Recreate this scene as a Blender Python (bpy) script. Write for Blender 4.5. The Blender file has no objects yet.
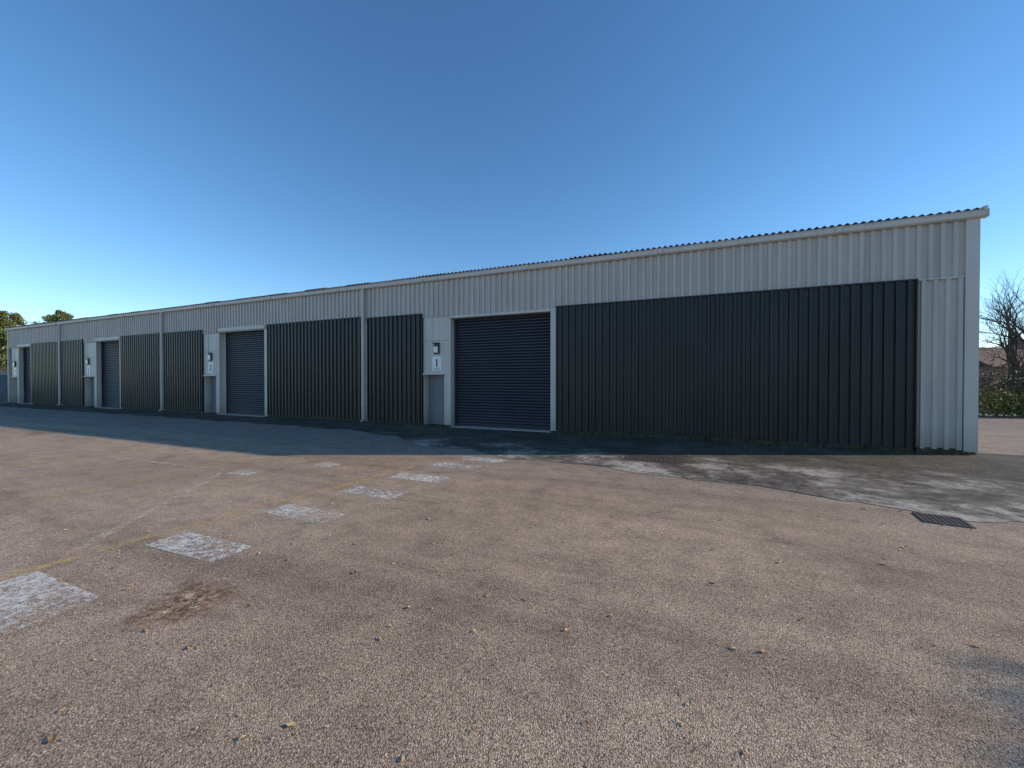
import bpy, math, random
from mathutils import Vector, Matrix
random.seed(7)
S=bpy.context.scene
D=bpy.data
# ------------------------------------------------------------------ helpers
def link(o):
    S.collection.objects.link(o); return o
def empty(name,loc=(0,0,0)):
    e=D.objects.new(name,None); e.location=loc; e.empty_display_size=.3; return link(e)
def mesh(name,v,f,mat=None,parent=None,smooth=False):
    m=D.meshes.new(name); m.from_pydata(v,[],f); m.update()
    if smooth: m.polygons.foreach_set('use_smooth',[True]*len(m.polygons))
    o=D.objects.new(name,m); link(o)
    if mat: m.materials.append(mat)
    if parent: o.parent=parent
    return o
def boxdata(v,f,x0,x1,y0,y1,z0,z1):
    b=len(v)
    v+=[(x0,y0,z0),(x1,y0,z0),(x1,y1,z0),(x0,y1,z0),(x0,y0,z1),(x1,y0,z1),(x1,y1,z1),(x0,y1,z1)]
    f+=[(b,b+3,b+2,b+1),(b+4,b+5,b+6,b+7),(b,b+1,b+5,b+4),(b+1,b+2,b+6,b+5),(b+2,b+3,b+7,b+6),(b+3,b,b+4,b+7)]
def box(name,x0,x1,y0,y1,z0,z1,mat,parent=None,bev=0):
    v=[];f=[];boxdata(v,f,x0,x1,y0,y1,z0,z1)
    o=mesh(name,v,f,mat,parent)
    if bev:
        b=o.modifiers.new('b','BEVEL'); b.width=bev; b.segments=2
    return o
def boxes(name,L,mat,parent=None,bev=0):
    v=[];f=[]
    for a in L: boxdata(v,f,*a)
    o=mesh(name,v,f,mat,parent)
    if bev:
        b=o.modifiers.new('b','BEVEL'); b.width=bev; b.segments=2
    return o
def tube(v,f,p0,p1,r0,r1,n=5,cap=False):
    p0=Vector(p0);p1=Vector(p1);d=(p1-p0)
    if d.length<1e-6:return
    d.normalize(); u=d.orthogonal().normalized(); w=d.cross(u)
    b=len(v)
    for p,r in((p0,r0),(p1,r1)):
        for i in range(n):
            a=2*math.pi*i/n; v.append(tuple(p+u*math.cos(a)*r+w*math.sin(a)*r))
    for i in range(n):
        j=(i+1)%n; f.append((b+i,b+j,b+n+j,b+n+i))
    if cap:
        f.append(tuple(b+i for i in range(n))[::-1]); f.append(tuple(b+n+i for i in range(n)))
# ------------------------------------------------------------------ material helpers
class M:
    def __init__(s,name):
        s.m=D.materials.new(name); s.m.use_nodes=True; s.t=s.m.node_tree; s.n=s.t.nodes; s.l=s.t.links
        s.b=s.n['Principled BSDF']; s.out=s.n['Material Output']
        g=s.n.new('ShaderNodeNewGeometry'); s.pos=g.outputs['Position']
    def map(s,scale=(1,1,1),loc=(0,0,0),rot=(0,0,0),src=None):
        k=s.n.new('ShaderNodeMapping'); k.inputs['Scale'].default_value=scale; k.inputs['Location'].default_value=loc; k.inputs['Rotation'].default_value=rot
        s.l.new(src or s.pos,k.inputs['Vector']); return k.outputs[0]
    def noise(s,scale,detail=4,rough=.5,vec=None,dist=0):
        k=s.n.new('ShaderNodeTexNoise'); k.inputs['Scale'].default_value=scale;k.inputs['Detail'].default_value=min(detail,4)
        k.inputs['Roughness'].default_value=rough;k.inputs['Distortion'].default_value=dist
        s.l.new(vec or s.pos,k.inputs['Vector']); return k.outputs['Fac']
    def voro(s,scale,feat='F1',out='Distance',vec=None):
        k=s.n.new('ShaderNodeTexVoronoi'); k.feature=feat; k.inputs['Scale'].default_value=scale
        s.l.new(vec or s.pos,k.inputs['Vector']); return k.outputs[out]
    def ramp(s,fac,stops):
        k=s.n.new('ShaderNodeValToRGB'); e=k.color_ramp.elements
        while len(e)<len(stops): e.new(.5)
        for i,(p,c) in enumerate(stops):
            e[i].position=p; e[i].color=(c,c,c,1) if isinstance(c,(int,float)) else (*c,1)
        s.l.new(fac,k.inputs[0]); return k.outputs[0]
    def mix(s,fac,a,b,mode='MIX'):
        k=s.n.new('ShaderNodeMix'); k.data_type='RGBA'; k.blend_type=mode
        for i,x in((0,fac),(6,a),(7,b)):
            if isinstance(x,(int,float)): k.inputs[i].default_value=x if i==0 else (x,x,x,1)
            elif isinstance(x,tuple): k.inputs[i].default_value=(*x,1)
            else: s.l.new(x,k.inputs[i])
        return k.outputs[2]
    def math(s,op,a,b=0,c=None):
        k=s.n.new('ShaderNodeMath'); k.operation=op
        for i,x in enumerate((a,b) if c is None else (a,b,c)):
            if isinstance(x,(int,float)): k.inputs[i].default_value=x
            else: s.l.new(x,k.inputs[i])
        return k.outputs[0]
    def sep(s):
        k=s.n.new('ShaderNodeSeparateXYZ'); s.l.new(s.pos,k.inputs[0]); return k.outputs
    def mr(s,v,a,b,c=0,d=1):
        k=s.n.new('ShaderNodeMapRange'); k.interpolation_type='SMOOTHSTEP'
        for i,x in zip((1,2,3,4),(a,b,c,d)): k.inputs[i].default_value=x
        s.l.new(v,k.inputs[0]); return k.outputs[0]
    def bump(s,h,st,dist,prev=None):
        k=s.n.new('ShaderNodeBump'); k.inputs['Strength'].default_value=st;k.inputs['Distance'].default_value=dist
        s.l.new(h,k.inputs['Height'])
        if prev is not None: s.l.new(prev,k.inputs['Normal'])
        return k.outputs[0]
    def fin(s,col=None,rough=None,metal=None,spec=None,nrm=None,alpha=None):
        for nm,x in(('Base Color',col),('Roughness',rough),('Metallic',metal),('Specular IOR Level',spec),('Normal',nrm),('Alpha',alpha)):
            if x is None: continue
            if isinstance(x,(int,float)): s.b.inputs[nm].default_value=x
            elif isinstance(x,tuple): s.b.inputs[nm].default_value=(*x,1)
            else: s.l.new(x,s.b.inputs[nm])
        return s.m
VS=130
# asphalt
def asphalt():
    k=M('asphalt')
    big=k.noise(.22,3,.55); mid=k.noise(2.6,4,.75)
    col=k.ramp(big,[(.3,(.43,.305,.208)),(.5,(.53,.382,.262)),(.7,(.60,.437,.305))])
    col=k.mix(1.0,col,k.ramp(mid,[(.28,.70),(.5,1.0),(.72,1.18)]),'MULTIPLY')
    vn=k.n.new('ShaderNodeTexVoronoi'); vn.inputs['Scale'].default_value=VS; k.l.new(k.pos,vn.inputs['Vector'])
    vc=vn.outputs['Color']; d=vn.outputs['Distance']
    sp=k.n.new('ShaderNodeSeparateColor'); k.l.new(vc,sp.inputs[0])
    stone=k.ramp(sp.outputs[0],[(0,.40),(.3,.78),(.75,1.05),(.93,1.35),(1,1.75)])
    col=k.mix(.85,col,stone,'MULTIPLY')
    hue=k.ramp(sp.outputs[1],[(0,(1.0,.88,.78)),(.6,(1,1,1)),(1,(.9,.98,1.08))])
    col=k.mix(.5,col,hue,'MULTIPLY')
    col=k.mix(.85,col,k.ramp(d,[(.35,1.1),(.8,.42)]),'MULTIPLY')
    st=k.noise(1,4,.68,k.map((.14,1.3,1),rot=(0,0,.12)))
    col=k.mix(1.0,col,k.ramp(st,[(.34,.74),(.5,1.0),(.68,1.12)]),'MULTIPLY')
    s=k.sep()
    yy=k.math('ADD',s[1],k.math('MULTIPLY',k.math('SUBTRACT',big,.5),5.5))
    g=k.mr(yy,-6.6,-3.2)
    grey=k.mix(1.0,k.ramp(mid,[(.25,(.14,.12,.106)),(.75,(.30,.266,.235))]),k.mix(.6,(1.0,1.0,1.0),stone,'MULTIPLY'),'MULTIPLY')
    col=k.mix(k.math('MULTIPLY',g,.7),col,grey)
    oil=k.ramp(k.noise(.8,4,.6,k.map(loc=(9,3,0))),[(.60,0),(.72,.45)])
    col=k.mix(oil,col,(.13,.092,.068))
    n2=k.bump(k.math('MULTIPLY',d,-1),.7,.0045)
    return k.fin(col,.85,spec=.25,nrm=n2)
A=asphalt()
def concrete():
    k=M('worn_concrete')
    a=k.noise(.8,4,.75); b=k.noise(5,4,.85)
    col=k.ramp(a,[(.36,(.075,.062,.048)),(.47,(.17,.145,.115)),(.56,(.40,.35,.28)),(.70,(.50,.44,.36))])
    col=k.mix(1.0,col,k.ramp(b,[(.32,.38),(.5,1.0),(.68,1.4)]),'MULTIPLY')
    s=k.sep()
    w=k.math('ADD',s[1],k.math('MULTIPLY',k.noise(.9,4,.75),5.4))
    wm=k.mr(w,-1.3,.6,0,.85)
    col=k.mix(wm,col,k.mix(b,(.030,.025,.019),(.11,.095,.06)))
    wet=k.ramp(k.noise(.6,4,.7,k.map((.6,1.4,1),loc=(2,5,0))),[(.50,0),(.60,.7)])
    col=k.mix(wet,col,(.065,.052,.04))
    return k.fin(col,.88,spec=.2,nrm=k.bump(b,.7,.03,None))
CON=concrete()
def metalpaint(name,c,rough=.5,var=.12,dirt=.3,scratch=0,spec=.5,dcol=(.16,.14,.11)):
    k=M(name)
    a=k.noise(1.1,3,.6,k.map((1.4,1,.5)))
    col=k.mix(1.0,c,k.ramp(a,[(.3,1-var),(.7,1+var)]),'MULTIPLY')
    s=k.sep()
    streak=k.noise(1,4,.65,k.map((9,9,.35)))
    col=k.mix(k.ramp(streak,[(.5,0),(.75,dirt)]),col,dcol)
    low=k.math('ADD',s[2],k.math('MULTIPLY',a,-.9))
    col=k.mix(k.mr(low,-.45,.35,.75*min(1,dirt*2.5),0),col,dcol)
    if scratch:
        m=k.noise(1,4,.8,k.map((16,16,6)))
        col=k.mix(k.ramp(m,[(.63,0),(.70,scratch)]),col,(.33,.30,.27))
    return k.fin(col,rough,spec=spec,nrm=k.bump(k.noise(1.7,1),.15,.03))
GREY=metalpaint('grey_cladding_paint',(.53,.482,.432),.5,.07,.26,dcol=(.2,.16,.12))
TRIM=metalpaint('light_grey_trim',(.60,.55,.495),.5,.05,.22,dcol=(.2,.16,.12))
DARK=metalpaint('anthracite_cladding',(.0165,.0170,.0195),.40,.25,.07,.13,spec=.42,dcol=(.085,.075,.066))
SHUT=metalpaint('blue_grey_shutter',(.024,.027,.043),.38,.12,.10,dcol=(.09,.08,.075))
BLUE=metalpaint('blue_grey_door_paint',(.20,.215,.24),.5,.08,.15)
REV=metalpaint('reveal_paint',(.62,.54,.45),.55,.06,.25)
FIB=metalpaint('fibre_cement_roof',(.17,.165,.155),.85,.25,.4)
def simple(name,c,rough=.6,metal=0,v=.15,sc=8):
    k=M(name); col=k.mix(1.0,c,k.ramp(k.noise(sc,5),[(.3,1-v),(.7,1+v)]),'MULTIPLY'); return k.fin(col,rough,metal=metal)
BLACK=simple('black_plastic',(.02,.02,.022),.4)
WHITE=simple('white_sign_plate',(.82,.81,.79),.35,v=.03)
LENS=simple('lamp_lens',(.75,.75,.72),.2,v=.03)
IRON=simple('cast_iron',(.10,.08,.062),.6,.3,.3,30)
PLINTH=simple('concrete_plinth',(.065,.056,.044),.9,v=.5,sc=3)
BACK=simple('interior_backing',(.05,.05,.05),.9)
THR=simple('pale_threshold',(.42,.40,.37),.8,v=.3)
# ------------------------------------------------------------------ ground sheet
ground=mesh('ground',[(-900,-900,0),(900,-900,0),(900,900,0),(-900,900,0)],[(0,1,2,3)],A)
pts=[(-49.5,-1.7),(-40,-1.75),(-30,-1.8),(-20,-1.9),(-15,-2.1),(-13.2,-2.7),(-11.5,-3.6),(-9,-4.15),(-6.6,-4.45),(-5.2,-4.75),(-4.1,-4.95),(-3.3,-5.2),(-2.6,-5.55),(-2.0,-5.45),(-1.5,-4.6),(-1.1,-3.7),(-.4,-2.9),(.9,-2.2),(2.2,-1.8)]
edge=[]
for (a,b) in zip(pts[:-1],pts[1:]):
    n=max(2,int(abs(b[0]-a[0])/.12))
    for i in range(n):
        t=i/n; x=a[0]+(b[0]-a[0])*t
        edge.append((x+random.uniform(-.02,.02),a[1]+(b[1]-a[1])*t+random.uniform(-.035,.035)+.09*math.sin(x*2.3)+.05*math.sin(x*5.1)))
edge.append(pts[-1])
v=[];f=[]
for x,y in edge: v+=[(x,y,.006),(x,.3,.006)]
for i in range(len(edge)-1): f.append((2*i,2*i+2,2*i+3,2*i+1))
mesh('concrete_apron',v,f,CON)
k=M('bitumen_joint'); TAR=k.fin(k.ramp(k.noise(20,4),[(.3,(.03,.028,.025)),(.7,(.075,.07,.06))]),.7,alpha=k.ramp(k.noise(3,5,.7),[(.42,0),(.6,.7)]))
v=[];f=[]
def strip(v,f,P,w,z):
    b=len(v)
    for i,p in enumerate(P):
        q=P[min(i+1,len(P)-1)]; o=P[max(i-1,0)]
        d=Vector((q[0]-o[0],q[1]-o[1])).normalized(); n=Vector((-d.y,d.x))*w/2
        v.append((p[0]+n.x,p[1]+n.y,z)); v.append((p[0]-n.x,p[1]-n.y,z))
    for i in range(len(P)-1): f.append((b+2*i,b+2*i+1,b+2*i+3,b+2*i+2))
for x in (-45,-40,-35,-30,-25,-20,-15.5): strip(v,f,[(x,-1.7),(x,0)],.025,.0105)
for x in (-9.2,-4.9): strip(v,f,[(x+random.uniform(-.02,.02),-4.1+i*.2) for i in range(20)],.02,.0105)
strip(v,f,[(-12.6+i*.3,-2.15+random.uniform(-.012,.012)) for i in range(42)],.022,.0112)
mesh('tarred_joints',v,f,TAR)
def paint(name,c,lo,hi,sc=9,top=.88):
    k=M(name)
    m=k.noise(sc,4,.8); m2=k.noise(1.6,3,.5)
    mm=k.math('ADD',m,k.math('MULTIPLY',k.math('SUBTRACT',m2,.5),.5))
    d=k.voro(VS,'F1','Distance')
    mm=k.math('SUBTRACT',mm,k.math('MULTIPLY',d,.20))
    al=k.ramp(mm,[(lo,0),(hi,top)])
    return k.fin(c,.7,alpha=al)
WP=paint('worn_white_paint',(.82,.76,.66),.31,.50,14)
WF=paint('very_faded_white_paint',(.72,.60,.44),.28,.60)
YP=paint('worn_yellow_paint',(.74,.52,.20),.26,.60,9,.8)
def quad(v,f,cx,cy,w,h,a=0,z=.0045):
    b=len(v);c,s=math.cos(a),math.sin(a)
    for dx,dy in((-w/2,-h/2),(w/2,-h/2),(w/2,h/2),(-w/2,h/2)): v.append((cx+dx*c-dy*s,cy+dx*s+dy*c,z))
    f.append((b,b+1,b+2,b+3))
v=[];f=[]
for cx,cy,w,h in((-10.12,-10.47,1.05,.46),(-9.98,-9.4,1.0,.37),(-9.88,-8.33,.98,.36),(-9.74,-7.3,.95,.36),(-9.66,-6.33,.95,.36),(-9.57,-5.34,.95,.36),(-9.40,-4.62,.9,.34)):
    quad(v,f,cx,cy,w,h,random.uniform(-.03,.03))
quad(v,f,-12.67,-7.22,.5,.32,.1); quad(v,f,-11.85,-6.2,.4,.3)
mesh('white_bay_marking',v,f,WP)
v=[];f=[]
strip(v,f,[(-10.74,-10.6),(-10.7,-9.5),(-10.55,-8),(-10.4,-7),(-10.3,-5.6)],.10,.0052)
strip(v,f,[(-13.5,-12),(-13.6,-9),(-13.7,-6.5)],.10,.0052)
strip(v,f,[(-17.0,-12),(-17.1,-6.5)],.10,.0052)
strip(v,f,[(-20.6,-12),(-20.7,-6.5)],.10,.0052)
mesh('yellow_line_marking',v,f,YP)
v=[];f=[]
strip(v,f,[(-10.9,-9.95),(-13.0,-7.4)],.10,.0058)
strip(v,f,[(-24,-7.6),(-13.4,-7.3)],.09,.0058)
mesh('faded_line_marking',v,f,WF)
k=M('eroded_patch'); pm=k.noise(9,4,.75)
gx=k.n.new('ShaderNodeVectorMath'); gx.operation='DISTANCE'; k.l.new(k.pos,gx.inputs[0]); gx.inputs[1].default_value=(-8.98,-10.02,0)
gd=k.math('ADD',gx.outputs['Value'],k.math('MULTIPLY',k.noise(4,3,.6),.5))
al=k.math('MULTIPLY',k.mr(gd,.38,.60,1,0),k.ramp(pm,[(.38,0),(.50,.9)]))
PAT=k.fin(k.ramp(k.noise(14,4,.8),[(.36,(.09,.05,.032)),(.5,(.30,.17,.10)),(.62,(.66,.48,.32))]),.95,alpha=al,nrm=k.bump(pm,.8,.02))
mesh('eroded_asphalt_patch',[(-9.45,-10.4,.005),(-8.5,-10.4,.005),(-8.5,-9.6,.005),(-9.45,-9.6,.005)],[(0,1,2,3)],PAT)
# drain grate
dg=empty('drain_grate',(-2.98,-5.62,-.012)); dg.rotation_euler=(0,0,-.12); dg.scale=(.78,.72,1)
L=[(-.26,.26,-.26,-.22,.002,.024),(-.26,.26,.22,.26,.002,.024),(-.26,-.22,-.22,.22,.002,.024),(.22,.26,-.22,.22,.002,.024),(-.015,.015,-.22,.22,.002,.023)]
for i in range(7): 
    x=-.18+i*.06
    if abs(x)<.02: continue
    L+=[(x-.013,x+.013,-.22,.22,.002,.0225)]
boxes('grate_bars',L,IRON,dg)
mesh('grate_pit',[(-.25,-.25,.0195),(.25,-.25,.0195),(.25,.25,.0195),(-.25,.25,.0195)],[(0,1,2,3)],simple('pit_dark',(.006,.006,.006),.9),dg)
def manhole(x,y,w,h):
    e=empty('manhole_cover',(x,y,-.003))
    boxes('frame',[(-w/2,w/2,-h/2,-h/2+.04,.003,.014),(-w/2,w/2,h/2-.04,h/2,.003,.014),(-w/2,-w/2+.04,-h/2+.04,h/2-.04,.003,.014),(w/2-.04,w/2,-h/2+.04,h/2-.04,.003,.014)],IRON,e)
    box('lid',-w/2+.05,w/2-.05,-h/2+.05,h/2-.05,.003,.012,IRON,e)
    boxes('lid_tread',[(-w/2+.1+i*.08,-w/2+.13+i*.08,-h/2+.09,h/2-.09,.0125,.0155) for i in range(int((w-.2)/.08))],IRON,e)
manhole(-6.3,-3.2,1.0,.6)
manhole(-12.1,-2.3,.6,.5)
# ------------------------------------------------------------------ warehouse
W=empty('warehouse_building')
EH=5.02
LEN=48.8
def ribbed(name,x0,x1,z0,z1,y,mat,pitch,crest,slope,depth,parent=W,axis='x'):
    P=[(x0,0)]; x=x0+pitch*.3
    while x+crest+2*slope<x1:
        P+=[(x,0),(x+slope,-depth),(x+slope+crest,-depth),(x+2*slope+crest,0)]; x+=pitch
    P.append((x1,0))
    v=[];f=[]
    for px,dy in P:
        if axis=='x': v+=[(px,y+dy,z0),(px,y+dy,z1)]
        else: v+=[(y-dy,px,z0),(y-dy,px,z1)]
    for i in range(len(P)-1): f.append((2*i,2*i+2,2*i+3,2*i+1))
    return mesh(name,v,f,mat,parent)
units=[
 dict(dr=9.43,dl=12.98,rl=14.12,top=3.68,n='1'),
 dict(dr=22.36,dl=25.5,rl=26.7,top=3.82,n='2'),
 dict(dr=34.15,dl=36.75,rl=38.2,top=3.82,n='3'),
 dict(dr=45.15,dl=47.1,rl=48.2,top=3.82,n='4')]
darks=[(1.0,9.22,3.80),(14.16,16.58,3.9),(16.98,22.12,3.96),(26.75,29.84,3.96),(30.16,33.95,3.98),(38.25,40.85,3.98),(41.12,44.95,3.98)]
for i,(a,b,t) in enumerate(darks):
    ribbed('dark_cladding_%d'%(i+1),-b,-a,.10+(.04 if i in(2,3) else 0),t,-.06,DARK,.2,.07,.018,.045)
    boxes('dark_cladding_trim_%d'%(i+1),[(-b,-a,-.116,-.012,t,t+.03),(-b-.03,-b,-.108,-.012,.1,t+.03),(-a,-a+.03,-.108,-.012,.1,t+.03)],DARK,W)
ribbed('upper_cladding',-LEN+.15,-.19,3.78,EH,-.012,GREY,.2,.075,.012,.045)
ribbed('lower_cladding',-.96,-.19,.09,3.83,-.004,GREY,.2,.075,.012,.045)
box('cladding_lap_trim',-.965,-.19,-.062,-.055,3.80,3.825,TRIM,W)
boxes('corner_flashing',[(-.19,.03,-.072,-.002,.06,EH),(-.0,.03,-.002,.24,.06,EH),(-LEN,-LEN+.15,-.072,.1,.06,EH)],TRIM,W,.006)
L=[];R=[];G=[]
for u in units:
    dr,dl,rl,top=u['dr'],u['dl'],u['rl'],u['top']
    L+=[(-rl,-dl,-.03,.02,1.78,3.775)]
    L+=[(-dl-.28,-dl,-.03,.02,.05,1.78)]
    L+=[(-dr,-dr+.19,-.075,.3,.05,3.775)]
    L+=[(-dl-.05,-dr-.002,-.085,.02,top,3.775 if top<3.7 else 3.99),]
    R+=[(-dl-.02,-dl+.002,.022,.34,.02,top),(-dl,-dr,.022,.34,top+.004,top+.05)]
    R+=[(-rl,-rl+.012,-.02,.33,.02,1.78),(-dl-.292,-dl-.28,.021,.33,.02,1.78)]
    G+=[(-rl-.02,-dl-.26,-.075,.32,1.782,1.83)]
boxes('flat_grey_panels',L,TRIM,W,.004)
boxes('door_reveals',R,REV,W)
boxes('recess_canopy',G,TRIM,W,.004)
L=[]
for u in units:
    dr,dl,rl,top=u['dr'],u['dl'],u['rl'],u['top']
    L+=[(-dl-.012,-dl-.002,-.034,-.0305,.05,top-.002),(-dl-.05,-dr-.004,-.0875,-.0855,top+.003,top+.012),(-rl,-dl-.06,-.0335,-.0305,2.95,2.958)]
boxes('sealant_joints',L,PLINTH,W)
for u in units:
    x0,x1=-u['rl']+.012,-u['dl']-.292
    boxes('service_door_'+u['n'],[(x0,x1,.27,.30,.03,1.78),(x0+.06,x1-.06,.258,.269,.12,.9),(x0+.06,x1-.06,.258,.269,1.0,1.68),(x1-.1,x1-.06,.235,.257,.9,1.0)],BLUE,W)
for u in units:
    x0,x1=-u['dl']+.06,-u['dr']-.05
    v=[];f=[];z=.07;p=.095
    P=[]
    while z<u['top']+.02:
        P+=[(.232,z),(.208,z+.012),(.198,z+.03),(.198,z+.052),(.212,z+.078),(.236,z+.090)]; z+=p
    for (y,zz) in P: v+=[(x0,y,zz),(x1,y,zz)]
    for i in range(len(P)-1): f.append((2*i,2*i+1,2*i+3,2*i+2))
    mesh('roller_shutter_'+u['n'],v,f,SHUT,W)
    boxes('shutter_guides_'+u['n'],[(x0-.06,x0+.03,.17,.197,.02,u['top']),(x1-.03,x1+.05,.17,.197,.02,u['top'])],SHUT if u['n']!='2' else TRIM,W)
    boxes('bottom_rail_'+u['n'],[(x0,x1,.18,.24,.02,.075)],SHUT,W)
    boxes('threshold_'+u['n'],[(-u['dl'],-u['dr'],-.12,.30,.006,.024)],THR,W)
boxes('plinth',[(-b,-a,-.04,.02,0,.13) for a,b,t in darks]+[(-.93,.02,-.02,.02,0,.12)],PLINTH,W)
boxes('backing_wall',[(-LEN+.1,-.05,.36,.40,0,EH),(-LEN+.1,-.05,.03,.05,3.99,EH)],BACK,W)
for a,b,t in darks: box('backing_panel',-b,-a,.022,.06,0,3.85,BACK,W)
ribbed('gable_cladding',.24,15.8,.09,EH,.001,GREY,.2,.07,.028,.034,axis='y')
box('gable_wall_left',-LEN+.003,-LEN+.05,.1,16,0,EH,GREY,W)
box('rear_wall',-LEN+.05,-.05,15.9,16,0,EH,GREY,W)
v=[(.02,0,EH),(.02,16,EH),(.02,8,EH+.9)];mesh('gable_peak',v,[(0,1,2)],GREY,W)
v=[(-LEN,0,EH),(-LEN,16,EH),(-LEN,8,EH+.9)];mesh('gable_peak_left',v,[(0,2,1)],GREY,W)
def gutter():
    x0,x1=-LEN-.1,.10
    P=[(-.02,EH-.01),(-.10,EH-.01),(-.14,EH+.02),(-.15,EH+.12),(-.165,EH+.125),(-.165,EH+.14),(-.13,EH+.14),(-.125,EH+.05),(-.02,EH+.05)]
    v=[];f=[];n=len(P)
    for x in (x0,x1):
        for y,z in P: v.append((x,y,z))
    for i in range(n): 
        j=(i+1)%n; f.append((i,n+i,n+j,j))
    f.append(tuple(range(n))); f.append(tuple(range(n,2*n))[::-1])
    mesh('eaves_gutter',v,f,TRIM,W)
gutter()
boxes('gutter_brackets',[(-i*1.8-.5-.02,-i*1.8-.5+.02,-.170,-.02,EH-.015,EH-.011) for i in range(27)],TRIM,W)
boxes('gutter_joints',[(-i*3.9-2.4-.05,-i*3.9-2.4+.05,-.172,-.12,EH+.01,EH+.143) for i in range(12)],TRIM,W)
boxes('gutter_stop_end',[(.10,.115,-.17,.0,EH-.015,EH+.145)],TRIM,W)
v=[];f=[];n=int((LEN+.3)/.146*6)
for side in (0,1):
    b=len(v)
    for i in range(n+1):
        x=.10-(LEN+.25)*i/n; w=.027*math.cos(2*math.pi*(i/6))
        sheet=int(-x/1.1); random.seed(sheet*3+1); off=random.uniform(-.012,.012)
        y0=-.13+random.uniform(-.02,.02) if side==0 else 16.1
        v+=[(x,y0,EH+.19+w+off),(x,8,EH+.19+.9+w+off)]
    for i in range(n): f.append((b+2*i,b+2*i+1,b+2*i+3,b+2*i+2))
ro=mesh('corrugated_roof',v,f,FIB,W,True)
so=ro.modifiers.new('s','SOLIDIFY'); so.thickness=.012
random.seed(11)
box('verge_capping',.06,.12,-.12,.0,EH+.15,EH+.225,TRIM,W)
box('eaves_filler',-LEN,.05,-.02,.03,EH+.02,EH+.16,FIB,W)
for i,s in enumerate((16.78,30.0,40.98)):
    v=[];f=[]
    tube(v,f,(-s,-.13,.12),(-s,-.13,EH-.12),.055,.055,12); tube(v,f,(-s,-.13,EH-.12),(-s,-.11,EH+.02),.055,.05,12)
    tube(v,f,(-s,-.13,.12),(-s,-.24,.03),.055,.055,12)
    for z in(.6,1.9,3.3,4.4): tube(v,f,(-s,-.13,z),(-s,-.13,z+.05),.066,.066,12,True)
    mesh('downpipe_%d'%(i+1),v,f,TRIM,W,True)
    box('downpipe_backing_%d'%(i+1),-s-.17,-s+.17,-.05,.0,.05,3.775,TRIM,W)
for u in units:
    cx=-(u['dl']+u['rl'])/2 if u['n']=='1' else -u['rl']+.55
    box('unit_sign_'+u['n'],cx-.19,cx+.19,-.045,-.032,1.93,2.42,WHITE,W,.003)
    boxes('unit_sign_text_bar_'+u['n'],[(cx-.11,cx+.11,-.048,-.0455,1.98,2.0)],BLACK,W)
    c=D.curves.new('numeral','FONT'); c.body=u['n']; c.size=.38; c.align_x='CENTER'; c.extrude=.001; c.offset=.008
    t=D.objects.new('unit_number_'+u['n'],c); link(t); t.location=(cx,-.047,2.06); t.rotation_euler=(math.pi/2,0,0); c.materials.append(BLACK); t.parent=W
    boxes('wall_lamp_body_'+u['n'],[(cx-.11,cx+.11,-.085,-.032,2.50,2.86)],BLACK,W,.01)
    boxes('wall_lamp_lens_'+u['n'],[(cx-.085,cx+.085,-.13,-.086,2.54,2.76)],LENS,W,.02)
    boxes('wall_lamp_hood_'+u['n'],[(cx-.12,cx+.12,-.17,-.032,2.861,2.88)],BLACK,W)
boxes('conduit',[(-u['rl']+.35,-u['rl']+.37,-.045,-.031,2.86,3.775) for u in units],TRIM,W)
# ------------------------------------------------------------------ vegetation
k=M('bark'); BARK=k.fin(k.ramp(k.noise(14,3),[(.3,(.05,.04,.03)),(.7,(.14,.11,.085))]),.95)
def leafmat(name,a,b):
    k=M(name); oi=k.noise(.9,2); 
    col=k.ramp(k.math('ADD',k.math('MULTIPLY',oi,.6),k.math('MULTIPLY',k.noise(9,1),.4)),[(.35,a),(.65,b)])
    return k.fin(col,.7)
def bare_tree(loc,h,seed,depth=6,name='bare_tree',spread=.62,thick=1):
    R=random.Random(seed); v=[];f=[]
    def grow(p,d,l,r,n):
        segs=3 if n>2 else 2
        for i in range(segs):
            d2=(d+Vector((R.uniform(-1,1),R.uniform(-1,1),R.uniform(-.4,.7)))*.13).normalized()
            q=p+d2*l/segs; r2=r*(.86 if n>1 else .7)
            tube(v,f,p,q,r,r2,6 if n>3 else 3); p,d,r=q,d2,r2
            if n>0 and i<segs-1 and R.random()<.75:
                a=d.orthogonal().normalized(); a.rotate(Matrix.Rotation(R.uniform(0,6.28),3,d))
                grow(p,(d*.55+a*spread+Vector((0,0,.12))).normalized(),l*R.uniform(.5,.72),r*.55,n-1)
        if n>0:
            for c in range(R.choice((2,3))):
                a=d.orthogonal().normalized(); a.rotate(Matrix.Rotation(R.uniform(0,6.28),3,d))
                grow(p,(d+a*spread*R.uniform(.6,1.1)+Vector((0,0,.1))).normalized(),l*R.uniform(.62,.82),r*.72,n-1)
    grow(Vector((0,0,-.1)),Vector((0,0,1)),h*.27,h*.022*thick,depth)
    o=mesh(name,v,f,BARK); o.location=loc; return o
def leaves(v,f,c,rad,n,size,R):
    for i in range(n):
        d=Vector((R.gauss(0,1),R.gauss(0,1),R.gauss(0,1))).normalized()*(R.random()**.45)
        p=Vector(c)+Vector((d.x*rad[0],d.y*rad[1],d.z*rad[2]))
        a=Vector((R.gauss(0,1),R.gauss(0,1),R.gauss(0,1))).normalized(); u=a.orthogonal().normalized(); w=a.cross(u)
        s=size*R.uniform(.6,1.4); b=len(v)
        v+=[tuple(p-u*s),tuple(p+w*s*.5),tuple(p+u*s),tuple(p-w*s*.5)]; f.append((b,b+1,b+2,b+3))
HED=leafmat('hedge_leaf',(.05,.055,.022),(.17,.13,.055))
GRN=leafmat('evergreen_leaf',(.045,.075,.018),(.19,.20,.05))
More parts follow.
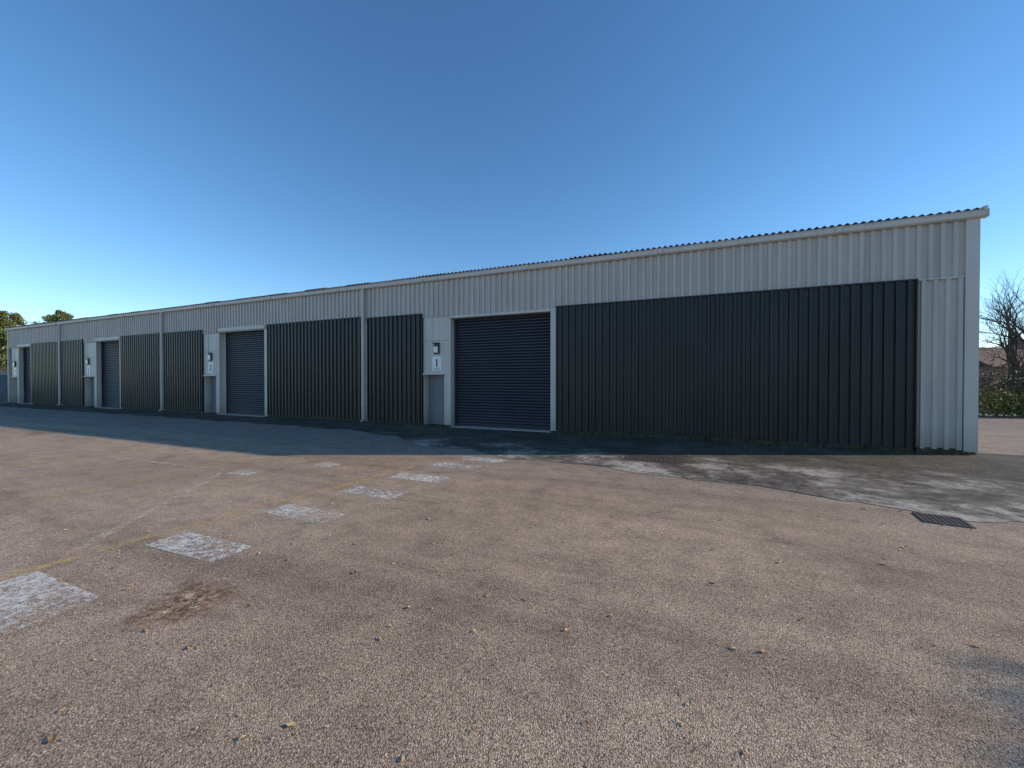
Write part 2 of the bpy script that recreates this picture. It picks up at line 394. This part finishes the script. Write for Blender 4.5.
def hedge(name,P,h,th,n,mat,seed,size=.09):
    R=random.Random(seed); v=[];f=[]
    for (a,b) in zip(P[:-1],P[1:]):
        Lg=(Vector(b)-Vector(a)).length; k=max(1,int(Lg/.8))
        for i in range(k):
            t=(i+R.random())/k; hh=h*R.uniform(.7,1.15)
            c=(a[0]+(b[0]-a[0])*t+R.uniform(-.3,.3),a[1]+(b[1]-a[1])*t+R.uniform(-.3,.3),hh*.5)
            leaves(v,f,c,(th*R.uniform(.7,1.2),th*R.uniform(.7,1.2),hh*.55),n,size,R)
            for j in range(5):
                tube(v,f,(c[0]+R.uniform(-.4,.4),c[1]+R.uniform(-.4,.4),0),(c[0]+R.uniform(-.7,.7),c[1]+R.uniform(-.7,.7),hh*R.uniform(.9,1.35)),.02,.006,3)
    return mesh(name,v,f,mat)
hedge('hedge',[(5.9,12.2),(9,13.5),(13,14),(20,13.5)],1.25,.9,700,GRN,3,.07)
hedge('bramble_bush',[(8.5,17),(14,18.5),(22,19)],2.5,1.4,700,HED,5,.08)
bare_tree((17.2,31.0,0),11.5,3,thick=1.5)
bare_tree((20.0,32,0),11.5,9,thick=1.5)
bare_tree((14.6,33,0),10.5,21,thick=1.3)
bare_tree((26,28,0),9.5,14)
bare_tree((19.5,-.6,0),7.2,38,5)
def evergreen(loc,h,seed,name='pine_tree',w=.27,low=.22,n=150):
    R=random.Random(seed); e=empty(name,loc); v=[];f=[];lv=[];lf=[]
    tube(v,f,(0,0,0),(0,0,h*.95),h*.022,h*.005,7)
    for i in range(46):
        z=h*(low+(.97-low)*(i/46)); rr=h*w*(1-((z/h)-low)/(1.02-low))**.75*R.uniform(.6,1.15)+.2
        a=R.uniform(0,6.28); q=(math.cos(a)*rr,math.sin(a)*rr,z+rr*.15)
        tube(v,f,(0,0,z-.2),q,h*.006,h*.002,4)
        for t in(.55,.95): leaves(lv,lf,(q[0]*t,q[1]*t,z+rr*.15*t),(rr*.38+.15,rr*.38+.15,h*.035),n,.10*h/9,R)
    mesh('trunk',v,f,BARK,e); mesh('foliage',lv,lf,GRN,e)
evergreen((-74,6.0,0),9.2,1)
evergreen((-77,3.0,0),8.2,2)
for i,(x,y,h) in enumerate(((-93,17,12.4),(-96,13,11.6),(-90,20.5,11.8),(-99,9,12.2),(-94,24,12.3),(-86,15,10.8))): evergreen((x,y,0),h,4+i*3,w=.36)
evergreen((8.05,-3.95,0),4.75,8,name='holly_tree',w=.2,low=.15,n=60)
hedge('hedge',[(-66,4),(-66,-4),(-64,-14),(-60,-26)],2.0,1.0,300,GRN,8,.14)
# ------------------------------------------------------------------ neighbours
k=M('brick'); bt=k.n.new('ShaderNodeTexBrick'); bt.inputs['Scale'].default_value=4.5; bt.inputs['Color1'].default_value=(.27,.12,.08,1); bt.inputs['Color2'].default_value=(.36,.17,.11,1); bt.inputs['Mortar'].default_value=(.35,.32,.28,1); bt.inputs['Mortar Size'].default_value=.012
k.l.new(k.map(rot=(math.pi/2,0,0)),bt.inputs['Vector']); BR=k.fin(bt.outputs['Color'],.9)
TILE=simple('roof_tile',(.12,.062,.045),.85,v=.3,sc=2)
def house(loc,rz,w=9,d=7,h=4.6,rh=2.6):
    e=empty('brick_house',loc); e.rotation_euler=(0,0,rz)
    box('walls',-w/2,w/2,-d/2,d/2,0,h,BR,e)
    v=[(-w/2-.3,-d/2-.35,h),(w/2+.3,-d/2-.35,h),(w/2+.3,d/2+.35,h),(-w/2-.3,d/2+.35,h),(-w/2-.3,0,h+rh),(w/2+.3,0,h+rh)]
    mesh('roof',v,[(0,1,5,4),(2,3,4,5),(0,4,3),(1,2,5),(0,3,2,1)],TILE,e)
    box('chimney',w/2-1.6,w/2-.8,-.4,.4,h+rh-.9,h+rh+.8,BR,e)
    GL=simple('window_glass',(.03,.04,.05),.08); L=[];F=[]
    for x in(-2.9,0,2.9):
        for z in(.9,):
            L.append((x-.55,x+.55,-d/2-.03,-d/2-.01,z,z+1.1)); F+=[(x-.62,x+.62,-d/2-.06,-d/2-.031,z-.07,z),(x-.62,x+.62,-d/2-.06,-d/2-.031,z+1.1,z+1.16),(x-.62,x-.55,-d/2-.06,-d/2-.031,z,z+1.1),(x+.55,x+.62,-d/2-.06,-d/2-.031,z,z+1.1),(x-.03,x+.03,-d/2-.06,-d/2-.031,z,z+1.1)]
    boxes('window_panes',L,GL,e); boxes('window_frames',F,WHITE,e)
house((24.5,48,0),.5,10,7,2.9,2.2)
ob=empty('storage_shed',(-56.5,1.5,0))
box('walls',-3,3,-2,2,0,2.3,GREY,ob)
mesh('roof',[(-3.2,-2.2,2.3),(3.2,-2.2,2.3),(3.2,2.2,2.75),(-3.2,2.2,2.75)],[(0,1,2,3)],FIB,ob)
box('door',3.003,3.03,-1,0,.02,2.0,BLUE,ob)
# ------------------------------------------------------------------ litter
R=random.Random(5); v=[];f=[]
spots=[(-7.35,-10.45),(-7.0,-10.6),(-6.9,-10.7),(-6.3,-10.25),(-6.1,-9.9),(-5.6,-10.15),(-5.55,-10.4),(-5.1,-10.2),(-4.9,-10.1),(-4.7,-10.25),(-6.9,-9.5),(-6.6,-9.1)]
for i in range(330): spots.append((R.uniform(-14,0),R.uniform(-11.2,-5)))
for i in range(420): spots.append((R.uniform(-16,0),-.1-abs(R.gauss(0,.8))))
for x,y in spots:
    s=R.uniform(.008,.022); a=R.uniform(0,6.28); b=len(v); c,sn=math.cos(a),math.sin(a)
    prof=[(-1.3,0,.15),(-.5,.6,.5),(.4,.55,.3),(1.4,0,.6),(.4,-.55,.5),(-.5,-.6,.2),(0,0,.1)]
    for px,py,pz in prof: v.append((x+(px*c-py*sn)*s,y+(px*sn+py*c)*s,.006+pz*s*.9*R.uniform(.4,1.2)))
    for i in range(6): f.append((b+6,b+i,b+(i+1)%6))
k=M('dry_leaf'); LM=k.fin(k.ramp(k.noise(3,2),[(.35,(.26,.13,.05)),(.5,(.68,.50,.22)),(.65,(.17,.09,.045))]),.8)
mesh('fallen_leaves',v,f,LM)
v=[];f=[]
for i in range(3500):
    t=R.random()**1.6; z=1.3+9*t; x=R.uniform(-1.4,1.4)*z
    px=-5.69+.918*x-.395*z; py=-11.73+.395*x+.918*z
    if py>-.2: continue
    s=R.uniform(.002,.0060)*(1+.5*t); b=len(v)
    rr=[R.uniform(.6,1.3)*s for _ in range(6)]
    v+=[(px+rr[0],py,.004+s*.3),(px,py+rr[1],.004+s*.3),(px-rr[2],py,.004+s*.3),(px,py-rr[3],.004+s*.3),(px,py,.004+s*1.1)]
    f+=[(b,b+1,b+4),(b+1,b+2,b+4),(b+2,b+3,b+4),(b+3,b,b+4)]
mesh('loose_grit',v,f,simple('grit_stone',(.46,.36,.27),.85,v=.5,sc=40))
WEED=leafmat('weed_leaf',(.035,.055,.014),(.16,.16,.05)); v=[];f=[]
for i in range(420):
    x=-R.uniform(.1,22); y=-.09-abs(R.gauss(0,.09))
    if any(u['dr']<-x<u['dl'] for u in units): continue
    for j in range(R.randint(4,12)):
        a=R.uniform(0,6.28); l=R.uniform(.03,.13); b=len(v); dx,dy=math.cos(a)*.45*l,-abs(math.sin(a))*.5*l
        v+=[(x-.007,y,0.006),(x+.007,y,.006),(x+dx,y+dy,l)]; f.append((b,b+1,b+2))
mesh('weeds',v,f,WEED)
# ------------------------------------------------------------------ light, sky, camera
az=math.radians(23); el=math.radians(19)
sd=Vector((math.cos(az)*math.cos(el),math.sin(az)*math.cos(el),math.sin(el)))
su=D.lights.new('sun','SUN'); su.energy=5; su.angle=math.radians(.55); su.color=(1,.87,.73)
so=D.objects.new('sun',su); link(so); so.location=(30,10,20); so.rotation_euler=sd.to_track_quat('Z','Y').to_euler()
w=D.worlds.new('World'); S.world=w; w.use_nodes=True; nt=w.node_tree
bg=nt.nodes['Background']; sky=nt.nodes.new('ShaderNodeTexSky'); sky.sky_type='NISHITA'; sky.sun_disc=False
sky.sun_elevation=el; sky.sun_rotation=math.pi/2-az; sky.altitude=600; sky.air_density=.95; sky.dust_density=0; sky.ozone_density=2.5
hs=nt.nodes.new('ShaderNodeHueSaturation'); hs.inputs['Saturation'].default_value=1.17; hs.inputs['Value'].default_value=1.35
nt.links.new(sky.outputs[0],hs.inputs['Color']); nt.links.new(hs.outputs[0],bg.inputs[0]); bg.inputs[1].default_value=.15
cam=D.cameras.new('camera'); cam.sensor_width=36; cam.lens=14.06; cam.clip_start=.05; cam.clip_end=3000
co=D.objects.new('camera',cam); link(co); co.location=(-5.69,-11.73,1.6)
fw=Vector((-.395,.918,0)).normalized()
co.rotation_euler=(math.radians(90-.57),0,math.atan2(-fw.x,fw.y))
S.camera=co
S.view_settings.view_transform='Standard'; S.view_settings.look='None'; S.view_settings.exposure=0
